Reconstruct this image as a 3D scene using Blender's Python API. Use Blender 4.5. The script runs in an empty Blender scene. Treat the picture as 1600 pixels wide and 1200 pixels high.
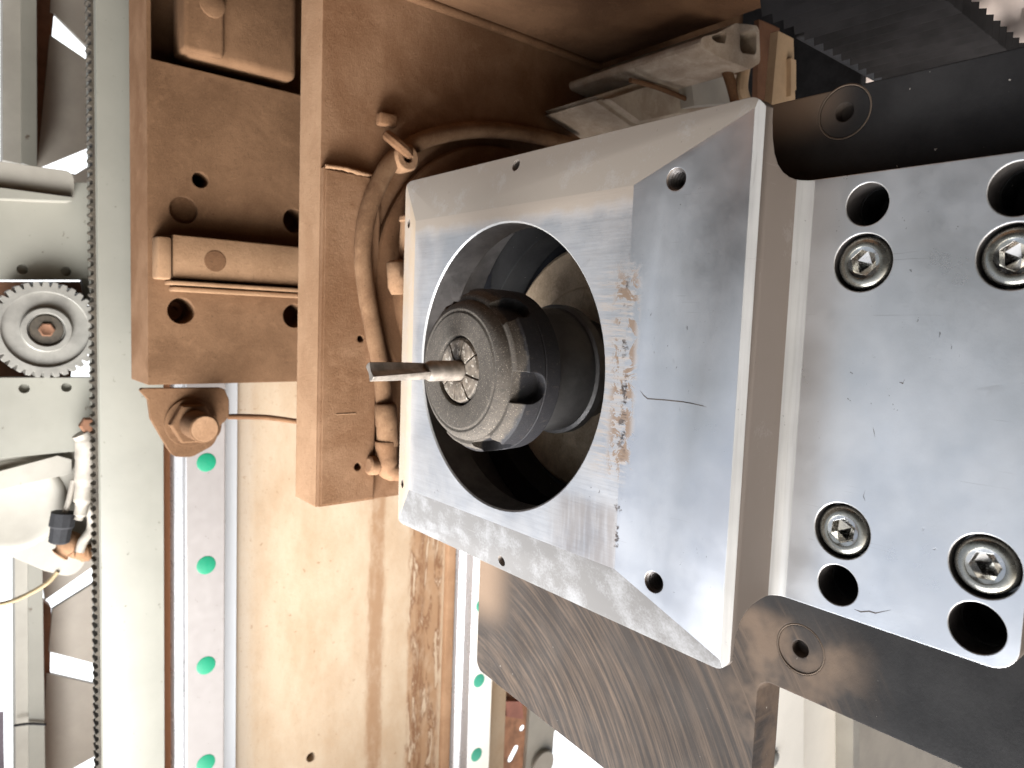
import bpy, bmesh, math, random
from mathutils import Vector, Matrix
random.seed(7)
sc = bpy.context.scene
S = 0.001                                   # everything below is written in millimetres
# ------------------------------------------------------------------ camera
CAM = Vector((-137.5, -172.2, 13.4)); YAW, PIT, ROL, FPX = 0.6926, -0.0834, 0.0376, 1114.75
F_ = Vector((math.sin(YAW)*math.cos(PIT), math.cos(YAW)*math.cos(PIT), math.sin(PIT)))
R0 = Vector((math.cos(YAW), -math.sin(YAW), 0)); U0 = R0.cross(F_)
R_ = math.cos(ROL)*R0 + math.sin(ROL)*U0; U_ = -math.sin(ROL)*R0 + math.cos(ROL)*U0
cd = bpy.data.cameras.new('camera'); cam = bpy.data.objects.new('camera', cd); sc.collection.objects.link(cam)
m = Matrix((R_, U_, -F_)).transposed().to_4x4(); m.translation = CAM*S; cam.matrix_world = m
cd.sensor_width = 36; cd.lens = 36*FPX/1600; cd.clip_start = 0.005; cd.clip_end = 200
cd.dof.use_dof = True; cd.dof.focus_distance = 0.190; cd.dof.aperture_fstop = 30
sc.camera = cam
# ------------------------------------------------------------------ daylight
# the machine lies on its side in the picture: the open sky is towards the picture's lower left
ZEN = Vector((0.05, 0.38, -0.92)).normalized()
SUN = Vector((-0.22, -0.36, -0.91)).normalized()      # direction towards the sun
sx = SUN - ZEN*SUN.dot(ZEN); sx.normalize(); sy_ = ZEN.cross(sx)
w = bpy.data.worlds.new('World'); sc.world = w; w.use_nodes = True
wn = w.node_tree.nodes; wl = w.node_tree.links
sky = wn.new('ShaderNodeTexSky'); sky.sky_type = 'NISHITA'; sky.sun_disc = False
el = math.asin(SUN.dot(ZEN)); sky.sun_elevation = el; sky.sun_rotation = 0
sky.air_density = 1.0; sky.dust_density = 6.0; sky.ozone_density = 1.0
tc = wn.new('ShaderNodeTexCoord'); mp = wn.new('ShaderNodeMapping'); mp.vector_type = 'POINT'
# sky frame: y towards the sun's azimuth, z to the zenith
rot = Matrix((sx.cross(ZEN), sx, ZEN))
mp.inputs['Rotation'].default_value = rot.to_euler('XYZ')
wl.new(tc.outputs['Generated'], mp.inputs['Vector']); wl.new(mp.outputs[0], sky.inputs['Vector'])
hs = wn.new('ShaderNodeHueSaturation'); hs.inputs['Saturation'].default_value = .6      # hazy, nearly white sky
wl.new(sky.outputs[0], hs.inputs['Color']); wl.new(hs.outputs[0], wn['Background'].inputs['Color']); wn['Background'].inputs['Strength'].default_value = 0.15
sd = bpy.data.lights.new('sun', 'SUN'); sd.energy = 0.2; sd.angle = math.radians(40); sd.color = (1, .95, .88)
so = bpy.data.objects.new('sun', sd); sc.collection.objects.link(so); so.rotation_euler = SUN.to_track_quat('Z', 'Y').to_euler()
# added lamp, low left, for upward fall-off; stands in for an unseen opening
ld = bpy.data.lights.new('added_low_lamp', 'AREA'); ld.shape = 'RECTANGLE'; ld.size = .34; ld.size_y = .26; ld.energy = 2.1; ld.spread = math.radians(95); ld.color = (.96, .98, 1)
lo = bpy.data.objects.new('added_low_lamp', ld); sc.collection.objects.link(lo); lo.location = Vector((-200, 15, -370))*S
lo.rotation_euler = (Vector((-200, 15, -370))-Vector((20, 190, -70))).to_track_quat('Z', 'Y').to_euler()
sc.view_settings.view_transform = 'Standard'; sc.view_settings.look = 'None'; sc.view_settings.gamma = 1
sc.view_settings.exposure = 0.6
# ------------------------------------------------------------------ helpers
def at(px, py, ax, c):
    d = F_ + R_*((px-800)/FPX) + U_*((600-py)/FPX)
    return CAM + d*((c-CAM[ax])/d[ax])
def a2(px, py, ax, c):
    v = at(px, py, ax, c); return [v[i] for i in range(3) if i != ax]
def tag(o, label=None, cat=None, group=None, kind=None):
    if label: o['label'] = label
    if cat: o['category'] = cat
    if group: o['group'] = group
    if kind: o['kind'] = kind
    return o
def thing(name, loc, label, cat, group=None):
    o = bpy.data.objects.new(name, None); sc.collection.objects.link(o); o.empty_display_size = .01
    o.location = Vector(loc)*S
    return tag(o, label, cat, group)
def rootloc(o):
    v = Vector(o.location)
    while o.parent: o = o.parent; v = v + Vector(o.location)
    return v
def obj(name, bm, mats, parent=None, smooth=None, local=None):
    """bm in mm, world space (or local space placed at 'local'); links it as ONE mesh object"""
    me = bpy.data.meshes.new(name)
    bmesh.ops.recalc_face_normals(bm, faces=bm.faces)
    base = rootloc(parent) if parent else Vector()
    bmesh.ops.transform(bm, matrix=Matrix.Scale(S, 4), verts=bm.verts)
    if local is None: bmesh.ops.translate(bm, vec=-base, verts=bm.verts)
    if smooth is not None:
        for f in bm.faces: f.smooth = True
        for e in bm.edges:
            if len(e.link_faces) == 2 and e.calc_face_angle(0) > math.radians(smooth): e.smooth = False
    bm.to_mesh(me); bm.free()
    for mt in (mats if isinstance(mats, (list, tuple)) else [mats]): me.materials.append(mt)
    o = bpy.data.objects.new(name, me); sc.collection.objects.link(o)
    if parent: o.parent = parent
    if local is not None: o.location = Vector(local)*S - base
    return o
def copy_to(o, loc):
    c = o.copy(); sc.collection.objects.link(c); c.parent = o.parent
    c.location = Vector(loc)*S - (rootloc(o.parent) if o.parent else Vector()); return c
def tree_copy(o, parent, delta):
    c = o.copy(); sc.collection.objects.link(c); c.parent = parent
    c.location = Vector(o.location) + Vector(delta)*S
    for ch in [x for x in sc.objects if x.parent == o]:
        k = ch.copy(); sc.collection.objects.link(k); k.parent = c
    return c
def ax3(axis, p, c):
    p = list(p); p.insert(axis, c); return Vector(p)
def prism(axis, poly, c0, c1, bm=None):
    bm = bm or bmesh.new()
    a = [bm.verts.new(ax3(axis, p, c0)) for p in poly]; b = [bm.verts.new(ax3(axis, p, c1)) for p in poly]
    bm.faces.new(a); bm.faces.new(b)
    n = len(poly)
    for i in range(n): bm.faces.new((a[i], a[(i+1) % n], b[(i+1) % n], b[i]))
    bmesh.ops.recalc_face_normals(bm, faces=bm.faces); return bm
def box(x0, x1, y0, y1, z0, z1, bev=0, seg=2):
    bm = bmesh.new(); prism(0, [(y0, z0), (y1, z0), (y1, z1), (y0, z1)], x0, x1, bm)
    if bev: bmesh.ops.bevel(bm, geom=list(bm.edges), offset=bev, segments=seg, affect='EDGES', profile=.5)
    return bm
def rpoly(pts, rad, seg=6):
    """polygon with rounded corners; rad one number or a list"""
    out = []; n = len(pts)
    for i in range(n):
        p = Vector(pts[i]); a = Vector(pts[i-1]); b = Vector(pts[(i+1) % n])
        r = rad[i] if isinstance(rad, (list, tuple)) else rad
        if r <= 0: out.append(p); continue
        u = (a-p).normalized(); v = (b-p).normalized(); ang = u.angle(v); t = r/math.tan(ang/2)
        t = min(t, (a-p).length*.49, (b-p).length*.49); r2 = t*math.tan(ang/2)
        c = p + (u+v).normalized()*(r2/math.sin(ang/2))
        s = p+u*t-c; e = p+v*t-c
        a0 = math.atan2(s.y, s.x); a1 = math.atan2(e.y, e.x); d = (a1-a0+math.pi) % (2*math.pi)-math.pi
        for k in range(seg+1): q = a0+d*k/seg; out.append(c+Vector((math.cos(q), math.sin(q)))*r2)
    return [tuple(p) for p in out]
def frame(axis):
    d = Vector(axis).normalized(); u = d.orthogonal().normalized()
    if abs(d.x) > .99: u = Vector((0, 1, 0))
    elif abs(d.y) > .99: u = Vector((1, 0, 0))
    return d, u, d.cross(u)
def lathe(o, axis, prof, seg=48, close=True, bm=None, arc=None):
    """prof list of (t along axis, radius)"""
    bm = bm or bmesh.new(); o = Vector(o); d, u, v = frame(axis); rings = []
    for t, r in prof:
        if r < 1e-6: rings.append([bm.verts.new(o+d*t)])
        else: rings.append([bm.verts.new(o+d*t+(u*math.cos(2*math.pi*k/seg)+v*math.sin(2*math.pi*k/seg))*r) for k in range(seg)])
    for a, b in zip(rings, rings[1:]):
        for k in range(seg):
            j = (k+1) % seg
            if len(a) == 1 and len(b) == 1: continue
            if len(a) == 1: bm.faces.new((a[0], b[k], b[j]))
            elif len(b) == 1: bm.faces.new((a[k], b[0], a[j]))
            else: bm.faces.new((a[k], b[k], b[j], a[j]))
    if close:
        for r in (rings[0], rings[-1]):
            if len(r) > 1: bm.faces.new(r)
    bmesh.ops.recalc_face_normals(bm, faces=bm.faces); return bm
def smooth_path(pts, sub=8):
    out = []; P = [Vector(p) for p in pts]
    for i in range(len(P)-1):
        p0 = P[max(i-1, 0)]; p1 = P[i]; p2 = P[i+1]; p3 = P[min(i+2, len(P)-1)]
        for k in range(sub):
            t = k/sub; out.append(.5*((2*p1)+(p2-p0)*t+(2*p0-5*p1+4*p2-p3)*t*t+(3*p1-p0-3*p2+p3)*t**3))
    out.append(P[-1]); return out
def tube(pts, r, seg=12, bm=None, sub=8, wob=0):
    bm = bm or bmesh.new(); P = smooth_path(pts, sub) if sub else [Vector(p) for p in pts]; prev = None; rings = []
    for i, p in enumerate(P):
        t = (P[min(i+1, len(P)-1)]-P[max(i-1, 0)]).normalized()
        u = t.orthogonal().normalized() if prev is None else (prev-t*prev.dot(t)).normalized()
        prev = u; v = t.cross(u); rr = (r[min(i*len(r)//len(P), len(r)-1)] if isinstance(r, list) else r)*(1+wob*random.uniform(-1, 1))
        rings.append([bm.verts.new(p+(u*math.cos(2*math.pi*k/seg)+v*math.sin(2*math.pi*k/seg))*rr) for k in range(seg)])
    for a, b in zip(rings, rings[1:]):
        for k in range(seg): bm.faces.new((a[k], a[(k+1) % seg], b[(k+1) % seg], b[k]))
    bm.faces.new(rings[0]); bm.faces.new(rings[-1])
    bmesh.ops.recalc_face_normals(bm, faces=bm.faces); return bm
def join(*bms):
    out = bmesh.new()
    for b in bms:
        me = bpy.data.meshes.new('t'); b.to_mesh(me); out.from_mesh(me); bpy.data.meshes.remove(me); b.free()
    return out
def boolean(bm, others, op='DIFFERENCE'):
    def mk(b):
        me = bpy.data.meshes.new('t'); bmesh.ops.recalc_face_normals(b, faces=b.faces); b.to_mesh(me); b.free()
        o = bpy.data.objects.new('t', me); sc.collection.objects.link(o); return o
    A = mk(bm); tmp = [A]
    for b in others:
        B = mk(b); tmp.append(B); md = A.modifiers.new('b', 'BOOLEAN'); md.operation = op; md.object = B; md.solver = 'EXACT'
    dg = bpy.context.evaluated_depsgraph_get(); dg.update()
    me = bpy.data.meshes.new_from_object(A.evaluated_get(dg)); out = bmesh.new(); out.from_mesh(me)
    for o in tmp:
        d = o.data; bpy.data.objects.remove(o); bpy.data.meshes.remove(d)
    bpy.data.meshes.remove(me)
    bmesh.ops.remove_doubles(out, verts=out.verts, dist=1e-4); return out
def cyl(o, axis, t0, t1, r, seg=32): return lathe(o, axis, [(t0, r), (t1, r)], seg)
# ------------------------------------------------------------------ materials
class M_:
    def __init__(s, name):
        s.m = bpy.data.materials.new(name); s.m.use_nodes = True; s.t = s.m.node_tree
        s.b = s.t.nodes['Principled BSDF']; g = s.t.nodes.new('ShaderNodeNewGeometry')
        s.P = s.vm('SCALE', g.outputs['Position'], sc=1000); sp = s.n('ShaderNodeSeparateXYZ', {0: s.P})
        s.x, s.y, s.z = sp.outputs
    def n(s, typ, ins=None, **pr):
        nd = s.t.nodes.new(typ)
        for k, v in pr.items(): setattr(nd, k, v)
        for k, v in (ins or {}).items():
            if isinstance(v, bpy.types.NodeSocket): s.t.links.new(v, nd.inputs[k])
            else: nd.inputs[k].default_value = v
        return nd
    def vm(s, op, a, b=None, sc=None):
        ins = {0: a}
        if b is not None: ins[1] = b
        if sc is not None: ins[3] = sc
        return s.n('ShaderNodeVectorMath', ins, operation=op).outputs[0]
    def mt(s, op, a, b=0.0): return s.n('ShaderNodeMath', {0: a, 1: b}, operation=op).outputs[0]
    def ramp(s, v, a, b, lo=0., hi=1.):
        return s.n('ShaderNodeMapRange', {0: v, 1: a, 2: b, 3: lo, 4: hi}, interpolation_type='SMOOTHSTEP').outputs[0]
    def noise(s, scale, detail=4, rough=.55, dist=0.):
        if isinstance(scale, tuple): v = s.vm('MULTIPLY', s.P, scale); k = 1.
        else: v = s.P; k = scale
        return s.n('ShaderNodeTexNoise', {'Vector': v, 'Scale': k, 'Detail': detail, 'Roughness': rough, 'Distortion': dist}).outputs[0]
    def mix(s, f, a, b, blend='MIX'):
        nd = s.n('ShaderNodeMix', data_type='RGBA', blend_type=blend)
        for i, v in ((0, f), (6, a), (7, b)):
            if isinstance(v, bpy.types.NodeSocket): s.t.links.new(v, nd.inputs[i])
            elif i == 0: nd.inputs[0].default_value = v
            else: nd.inputs[i].default_value = (*v, 1) if len(v) == 3 else v
        return nd.outputs[2]
    def set(s, **k):
        for a, v in k.items():
            i = {'col': 'Base Color', 'rough': 'Roughness', 'metal': 'Metallic', 'spec': 'Specular IOR Level', 'aniso': 'Anisotropic', 'sheen': 'Sheen Weight'}[a]
            if isinstance(v, bpy.types.NodeSocket): s.t.links.new(v, s.b.inputs[i])
            else: s.b.inputs[i].default_value = (*v, 1) if isinstance(v, tuple) and len(v) == 3 else v
        return s
    def bump(s, h, strength=.3, dist=.0003, bevel=.0004):
        ins = {'Height': h, 'Strength': strength, 'Distance': dist}
        if bevel: ins['Normal'] = s.n('ShaderNodeBevel', {'Radius': bevel}, samples=4).outputs[0]
        s.t.links.new(s.n('ShaderNodeBump', ins).outputs[0], s.b.inputs['Normal']); return s
def simple(name, col, rough=.6, metal=0., var=.25, scale=.05, bs=.6, bstr=.3, bevel=.0004, speck=None, spec=.5):
    s = M_(name); n1 = s.noise(scale, 5, .6); n2 = s.noise(bs, 4, .65)
    dark = tuple(c*(1-var) for c in col); lite = tuple(min(c*(1+var), 1) for c in col)
    c = s.mix(s.ramp(n1, .3, .7), dark, lite)
    if speck:                                  # small marks: (colour, noise scale, threshold)
        for sc_col, sscale, th in speck:
            c = s.mix(s.ramp(s.noise(sscale, 3, .6), th, th+.05), c, sc_col)
    s.set(col=c, rough=s.ramp(n2, .2, .8, max(rough-.1, .05), min(rough+.1, 1)), metal=metal, spec=spec)
    s.bump(n2, bstr, bevel=bevel); return s.m
def dusty(name, col, dark, scale=.03, fine=1.2, thr=(.35, .7), bstr=.5):
    s = M_(name); n1 = s.noise(scale, 6, .6, .4); n2 = s.noise(fine, 6, .75); n3 = s.noise(.25, 4, .6)
    c = s.mix(s.ramp(n1, *thr), dark, col)
    c = s.mix(s.mt('MULTIPLY', s.ramp(n2, .42, .75), .35), c, tuple(min(1, k*1.35) for k in col))
    c = s.mix(s.ramp(n3, .58, .72, 0, .45), c, dark); c = s.mix(s.ramp(s.noise(.9, 2, .5), .68, .72, 0, .5), c, tuple(k*.5 for k in dark)); c = s.mix(s.ramp(s.noise(.14, 5, .7, .5), .55, .7, 0, .4), c, tuple(min(1, k*1.2) for k in col))
    s.set(col=c, rough=.95, spec=.15); s.bump(s.mt('ADD', n2, n3), bstr, .0005, .0007); return s.m
DUST = (.222, .128, .073); DUSTD = (.145, .074, .037)
mBrown = dusty('brown_dust', DUST, DUSTD)
mBrown2 = dusty('brown_dust_dark', (.16, .085, .044), (.095, .047, .023))
mRing = simple('ring_dust', (.12, .088, .064), .9)
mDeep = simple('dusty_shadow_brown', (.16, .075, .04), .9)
mCarr = dusty('carriage_dust', (.155, .086, .046), (.10, .053, .027))
mBar_ = dusty('guide_bar_dust', (.25, .15, .085), (.19, .11, .06))
mHose = dusty('hose_dust', (.20, .118, .066), (.125, .068, .036), .08)
mDustGrey = dusty('grey_brown_dust', (.44, .365, .285), (.28, .215, .16), .06)
mTan = dusty('tan_dust_and_lit_edge', (.31, .19, .112), (.235, .135, .075))  # tan dust; also carries painted light on the saddle's end face
def alu(name, dust=0., dcol=(.34, .285, .23), lines=None, stain=False, softtop=False, rough=.30, base=(.70, .71, .73), mt=.88, film=.10):
    s = M_(name); n1 = s.noise(.04, 4, .6); n2 = s.noise(1.6, 4, .7)
    c = s.mix(s.ramp(n1, .3, .7), tuple(k*.88 for k in base), base)
    rg = s.ramp(n1, .3, .7, rough-.05, rough+.06); h = s.mt('MULTIPLY', n2, .25)
    if lines:
        ln = s.noise(lines, 3, .7); c = s.mix(s.ramp(ln, .35, .75, 0, .45), c, tuple(k*.62 for k in base)); h = s.mt('ADD', h, s.mt('MULTIPLY', ln, .6))
    # small dents and dark nicks, denser along the joint beside the hole
    nick = s.ramp(s.noise(.55, 3, .7, .8), .685, .71); nick = s.mt('MULTIPLY', nick, s.ramp(s.noise(.05, 2), .5, .6))
    scr = s.mt('MULTIPLY', s.ramp(s.noise((.9, .035, .06), 3, .6, .6), .69, .71), s.ramp(s.noise(.04, 2), .48, .56)); scr2 = s.mt('MULTIPLY', s.ramp(s.noise((.05, .05, 2.2), 2, .5), .70, .73), s.ramp(s.noise(.035, 2), .5, .58))
    metal = mt
    dm = None
    dn = s.ramp(s.mt('ADD', s.noise(.09, 5, .6), s.mt('MULTIPLY', s.noise(1.5, 4, .7), .45)), .35, 1.0)
    if softtop:
        edge = s.mt('ADD', s.z, s.mt('MULTIPLY', s.noise(.12, 4), 5.)); dm = s.ramp(edge, 43.5, 50.5, 0, .85)
        left = s.mt('SUBTRACT', s.y, s.mt('MULTIPLY', s.noise(.2, 4), 6.)); dm = s.mt('MAXIMUM', dm, s.ramp(left, 43, 51, 0, .6))
        dm = s.mt('MINIMUM', s.mt('ADD', dm, s.mt('ADD', s.mt('MULTIPLY', dn, .25), .06)), .95)
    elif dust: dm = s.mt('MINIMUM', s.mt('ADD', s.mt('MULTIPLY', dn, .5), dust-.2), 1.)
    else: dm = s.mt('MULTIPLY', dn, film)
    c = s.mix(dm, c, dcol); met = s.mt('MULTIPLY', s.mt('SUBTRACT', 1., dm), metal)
    if stain:
        # rubbed, rusty band on the plate between the hole and the sloping facet
        zin = s.mt('MULTIPLY', s.ramp(s.z, 33, 24), s.ramp(s.z, -30, -20))
        yb = s.mt('MULTIPLY', s.ramp(s.mt('ADD', s.y, s.mt('MULTIPLY', s.noise((.05, .05, .9), 3, .6), 9.)), -33, -40), s.ramp(s.mt('ADD', s.y, s.mt('MULTIPLY', s.noise(.3, 4, .7), 3.)), -52.0, -50.6))
        streak = s.ramp(s.noise((.06, .06, .8), 5, .75), 0.44, .60)
        mm = s.mt('MULTIPLY', s.mt('MULTIPLY', zin, yb), streak)
        c = s.mix(s.mt('MULTIPLY', mm, .55), c, (.36, .265, .185)); met = s.mt('MULTIPLY', met, s.mt('SUBTRACT', 1., s.mt('MULTIPLY', mm, .6)))
        blot = s.mt('MULTIPLY', s.ramp(s.noise(.17, 6, .72, .8), 0.495, .53), s.mt('MULTIPLY', zin, s.mt('MULTIPLY', s.ramp(s.y, -45, -48.5), s.ramp(s.y, -55.5, -53))))
        c = s.mix(s.mt('MULTIPLY', blot, .9), c, (.20, .13, .082)); met = s.mt('MULTIPLY', met, s.mt('SUBTRACT', 1., s.mt('MULTIPLY', blot, .9)))
        low = s.mt('MULTIPLY', s.mt('MULTIPLY', s.ramp(s.z, -30, -36), s.ramp(s.y, -22, -34)), s.ramp(s.y, -51.3, -50.9)); c = s.mix(s.mt('MULTIPLY', low, s.ramp(s.noise((.05, .5, .05), 4), .3, .6, .25, .6)), c, (.30, .25, .22))
    if stain:
        jag = s.mt('ABSOLUTE', s.mt('ADD', s.mt('ADD', s.y, 51.2), s.mt('MULTIPLY', s.mt('SUBTRACT', s.noise(.35, 4, .7), .5), 7.)))
        chip = s.mt('MULTIPLY', s.ramp(jag, .9, .3), s.ramp(s.noise((.1, .1, .35), 4, .7), .46, .56)); chip = s.mt('MULTIPLY', s.mt('MULTIPLY', chip, s.ramp(s.z, 36, 26)), s.ramp(s.noise((.1, .1, .09), 3, .6), .46, .56))
        c = s.mix(chip, c, (.13, .085, .06)); nick = s.mt('MAXIMUM', nick, chip)
    c = s.mix(s.mt('MULTIPLY', nick, .7), c, (.10, .09, .085))
    c = s.mix(s.mt('MULTIPLY', s.mt('MAXIMUM', scr, scr2), .35), c, (.35, .34, .33))
    h = s.mt('SUBTRACT', h, s.mt('MULTIPLY', nick, 1.2))
    s.set(col=c, rough=s.mt('ADD', rg, s.mt('MULTIPLY', dm, .45)), metal=met); s.bump(h, .22, .0002, .0003); return s.m
mAluA = alu('aluminium_pad', lines=(.05, .06, 1.4), stain=True, softtop=True)
mAluB = alu('aluminium_facet', rough=.30, stain=True)
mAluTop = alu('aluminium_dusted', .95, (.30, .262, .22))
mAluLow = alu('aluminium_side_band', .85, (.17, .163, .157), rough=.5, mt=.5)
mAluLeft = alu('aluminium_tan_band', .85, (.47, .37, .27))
mAluC = alu('aluminium_step_shaded', 1.05, (.19, .158, .135))  # dusty step, darkened in colour for the shadow of someone in front
mAluD = alu('aluminium_neck', rough=.30, base=(.80, .82, .845))
mAluFil = alu('aluminium_bright', rough=.42, lines=(.8, .8, .03), base=(.60, .60, .59), mt=.4)
mBore = simple('bore_metal_shaded', (.11, .10, .095), .5, .6, .3, .1)  # bore and pocket walls coloured darker than the plate to carry their shade
mSteel = simple('bright_steel', (.66, .65, .62), .22, 1., .08, .1, .5, .05, bevel=.00015)
mGround = simple('ground_rail_steel', (.42, .42, .43), .30, .5, .05, .02, .05, .02)
mRailTop = simple('rail_top', (.28, .256, .243), .35, .25, .05, .02, .2, .05)
mScrew = simple('screw_steel', (.34, .33, .29), .27, .9, .15, .2, .6, .08, bevel=.0002)
mHoleDark = simple('hole_dark', (.012, .014, .02), .7, 0, .2)
mGreen = simple('green_plastic', (.0, .17, .085), .5, 0, .06)
mGreenLit = simple('green_plastic_lit', (.04, .30, .20), .5, 0, .06)
mCream = simple('cream_paint', (.225, .218, .185), .5, 0, .07, .02, .4, .08, speck=[((.09, .065, .045), .16, .70), ((.13, .115, .09), .30, .70)])
mCreamD = simple('cream_paint_grubby', (.30, .28, .24), .55, 0, .10, .03, .4, .08, speck=[((.3, .24, .18), .12, .73)])
mGrey = simple('grey_paint', (.34, .31, .265), .6, 0, .10, .03, .4, .08, speck=[((.15, .13, .1), .2, .74)])
mGear = simple('gear_steel', (.26, .25, .225), .5, .4, .15, .1, 1., .2)
mGearFace = simple('gear_face_grease', (.05, .045, .042), .55, .4, .25, .1, .8, .2)
mRack = simple('greasy_rack', (.05, .04, .028), .75, .1, .4, .15, .8, .4)
mRust = simple('rusty_steel', (.30, .15, .085), .85, 0, .35, .08)
mRubber = simple('black_rubber', (.018, .018, .02), .75, 0, .3, .1, .5, .2, spec=.3)
mBellow = simple('bellows_cloth', (.022, .021, .022), .85, 0, .35, .05, .8, .3, spec=.2)
mWire = simple('amber_cable', (.34, .26, .15), .5, 0, .2)
mCloth = simple('purple_grey_cloth', (.16, .14, .17), .9, 0, .2, .02)
mSheet = simple('quilted_sheet', (.62, .54, .50), .8, 0, .12, .03)
mPVC = simple('dirty_pvc', (.30, .27, .23), .5, 0, .2, .1)
mWood = simple('pale_wood', (.36, .25, .15), .7, 0, .2, .05)
mRed = simple('red_brown_paint', (.33, .13, .09), .6, 0, .3, .03)
mGlare = simple('pale_rail_glare', (.60, .62, .64), .4, .1, .03, .02, .05, .02)
mWhite = simple('white_paint_and_lit_rail', (.80, .77, .70), .5, 0, .05, .02)
mCarb = simple('cutter_carbide', (.30, .26, .22), .5, .45, .3, .3, 1.5, .2)
# black plates: worn black coating with rubbed dust arcs on the lower leg
s = M_('worn_black_plate')
dx = s.mt('ADD', s.y, -55.); dz = s.mt('ADD', s.z, 168.)
rad = s.mt('SQRT', s.mt('ADD', s.mt('MULTIPLY', dx, dx), s.mt('MULTIPLY', dz, dz)))
cv = s.n('ShaderNodeCombineXYZ', {0: s.mt('MULTIPLY', rad, .55), 1: s.mt('MULTIPLY', s.mt('ARCTAN2', dz, dx), 2.2)}).outputs[0]
arcs = s.n('ShaderNodeTexNoise', {'Vector': cv, 'Scale': 1., 'Detail': 5., 'Roughness': .7, 'Distortion': .3}).outputs[0]
leg = s.ramp(s.z, -52, -66); patch = s.ramp(s.noise(.035, 4, .6), .42, .62)
near = s.mt('MULTIPLY', s.ramp(s.y, 20, 44), s.ramp(s.z, -112, -92))
bar = s.mt('MULTIPLY', s.mt('MULTIPLY', s.ramp(s.y, -108, -94), s.ramp(s.y, -58, -74)), s.ramp(s.z, -56, -62))
tint = s.mt('MULTIPLY', leg, s.mt('ADD', s.mt('MULTIPLY', s.ramp(arcs, .40, .75), .42), .10))
tint = s.mt('MULTIPLY', tint, s.ramp(s.y, -112, -88)); tint = s.mt('MAXIMUM', tint, s.mt('MULTIPLY', s.mt('MULTIPLY', near, leg), .9))
tint = s.mt('MAXIMUM', tint, s.mt('MULTIPLY', s.mt('MULTIPLY', bar, patch), .6))
topd = s.mt('MULTIPLY', s.mt('MULTIPLY', s.ramp(s.z, 58, 70), s.ramp(s.y, -92, -76)), .75); tint = s.mt('MAXIMUM', tint, topd)
fine = s.noise(1., 5, .7); blk = s.mix(s.ramp(s.noise(.06, 5, .6), .3, .7), (.022, .0215, .022), (.036, .035, .035))
c = s.mix(tint, blk, (.235, .165, .115)); c = s.mix(s.ramp(s.noise(.8, 2, .5), .77, .79), c, (.4, .37, .33))
s.set(col=c, rough=s.ramp(fine, .3, .7, .5, .66), metal=0., spec=.12); s.bump(s.mt('ADD', fine, s.mt('MULTIPLY', s.mt('MULTIPLY', arcs, leg), .8)), .2, .0003, .0005); mBlack = s.m
# beam: cream paint under a film of wood dust, with brown flow marks where dust was packed
s = M_('dust_filmed_beam')
n1 = s.noise((.05, .05, .025), 6, .65); n2 = s.noise(.7, 5, .75); n3 = s.noise((.12, .12, .02), 5, .6)
c = s.mix(s.ramp(n1, .3, .75), (.40, .315, .225), (.335, .24, .155))
c = s.mix(s.mt('MULTIPLY', s.ramp(n2, .5, .7), .3), c, (.45, .29, .17))
n4 = s.noise((.5, .5, .12), 6, .8)
def band(x0, x1, soft, wob, k):
    xx = s.mt('ADD', s.x, s.mt('MULTIPLY', s.mt('SUBTRACT', n3, .5), wob)); xx = s.mt('ADD', xx, s.mt('MULTIPLY', s.mt('SUBTRACT', n4, .5), 9.))
    b = s.mt('MULTIPLY', s.ramp(xx, x0-soft, x0+soft), s.ramp(xx, x1+soft, x1-soft))
    return s.mt('MULTIPLY', s.mt('MULTIPLY', b, s.ramp(s.noise((.1, .1, .05), 5, .7), .25, .55, .45, 1.)), k)
c = s.mix(band(107, 119, 3., 8, .8), c, (.23, .128, .066))
n5 = s.noise((.17, .17, .028), 5, .62, .6); core = band(141, 170, 2.5, 9, 1.)
fill = s.mt('MULTIPLY', core, s.ramp(n5, .44, .50)); rim = s.mt('MULTIPLY', core, s.mt('MULTIPLY', s.ramp(n5, .40, .435), s.ramp(n5, .50, .465)))
c = s.mix(s.mt('MULTIPLY', fill, .8), c, (.245, .135, .068)); c = s.mix(s.mt('MULTIPLY', rim, .9), c, (.15, .07, .033))
c = s.mix(s.mt('MULTIPLY', band(148, 155, 1.5, 6, .8), s.ramp(n4, .35, .6)), c, (.15, .072, .034))
c = s.mix(band(12, 22, 4, 6, .5), c, (.46, .40, .33))
c = s.mix(s.ramp(s.x, -24, -26), c, (.20, .085, .04))
c = s.mix(s.ramp(s.noise(.25, 2, .6), .70, .74, 0, .6), c, (.22, .13, .07)); c = s.mix(s.ramp(s.noise((.9, .9, .35), 4, .7), .60, .68, 0, .4), c, (.24, .15, .085))
s.set(col=c, rough=.9, spec=.2); s.bump(s.mt('ADD', n2, n1), .4, .0005, .0006); mBeam = s.m
# collet nut: black oxide, dust caked on the front
s = M_('dusty_black_oxide')
e = s.mt('ADD', s.x, s.mt('MULTIPLY', s.mt('SUBTRACT', s.noise(.35, 5, .7), .5), 3.5)); fr = s.mt('MAXIMUM', s.ramp(e, -8.6, -10.0), s.mt('MULTIPLY', s.ramp(s.noise(.8, 5, .75), .58, .68), .35))
n2 = s.noise(2.2, 5, .75); dn = s.noise(.5, 5, .7)
c = s.mix(s.mt('MULTIPLY', fr, s.ramp(dn, .25, .6, .55, .95)), (.020, .0195, .022), (.105, .091, .076))
c = s.mix(s.mt('MULTIPLY', s.ramp(n2, .56, .66), s.mt('MULTIPLY', fr, .75)), c, (.42, .36, .29)); c = s.mix(s.mt('MULTIPLY', s.ramp(s.noise(1.6, 4, .8), .52, .62), s.mt('MULTIPLY', fr, .6)), c, (.085, .07, .055))
c = s.mix(s.ramp(s.noise(.9, 3, .6), .71, .74, 0, .5), c, (.30, .28, .26))
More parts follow.
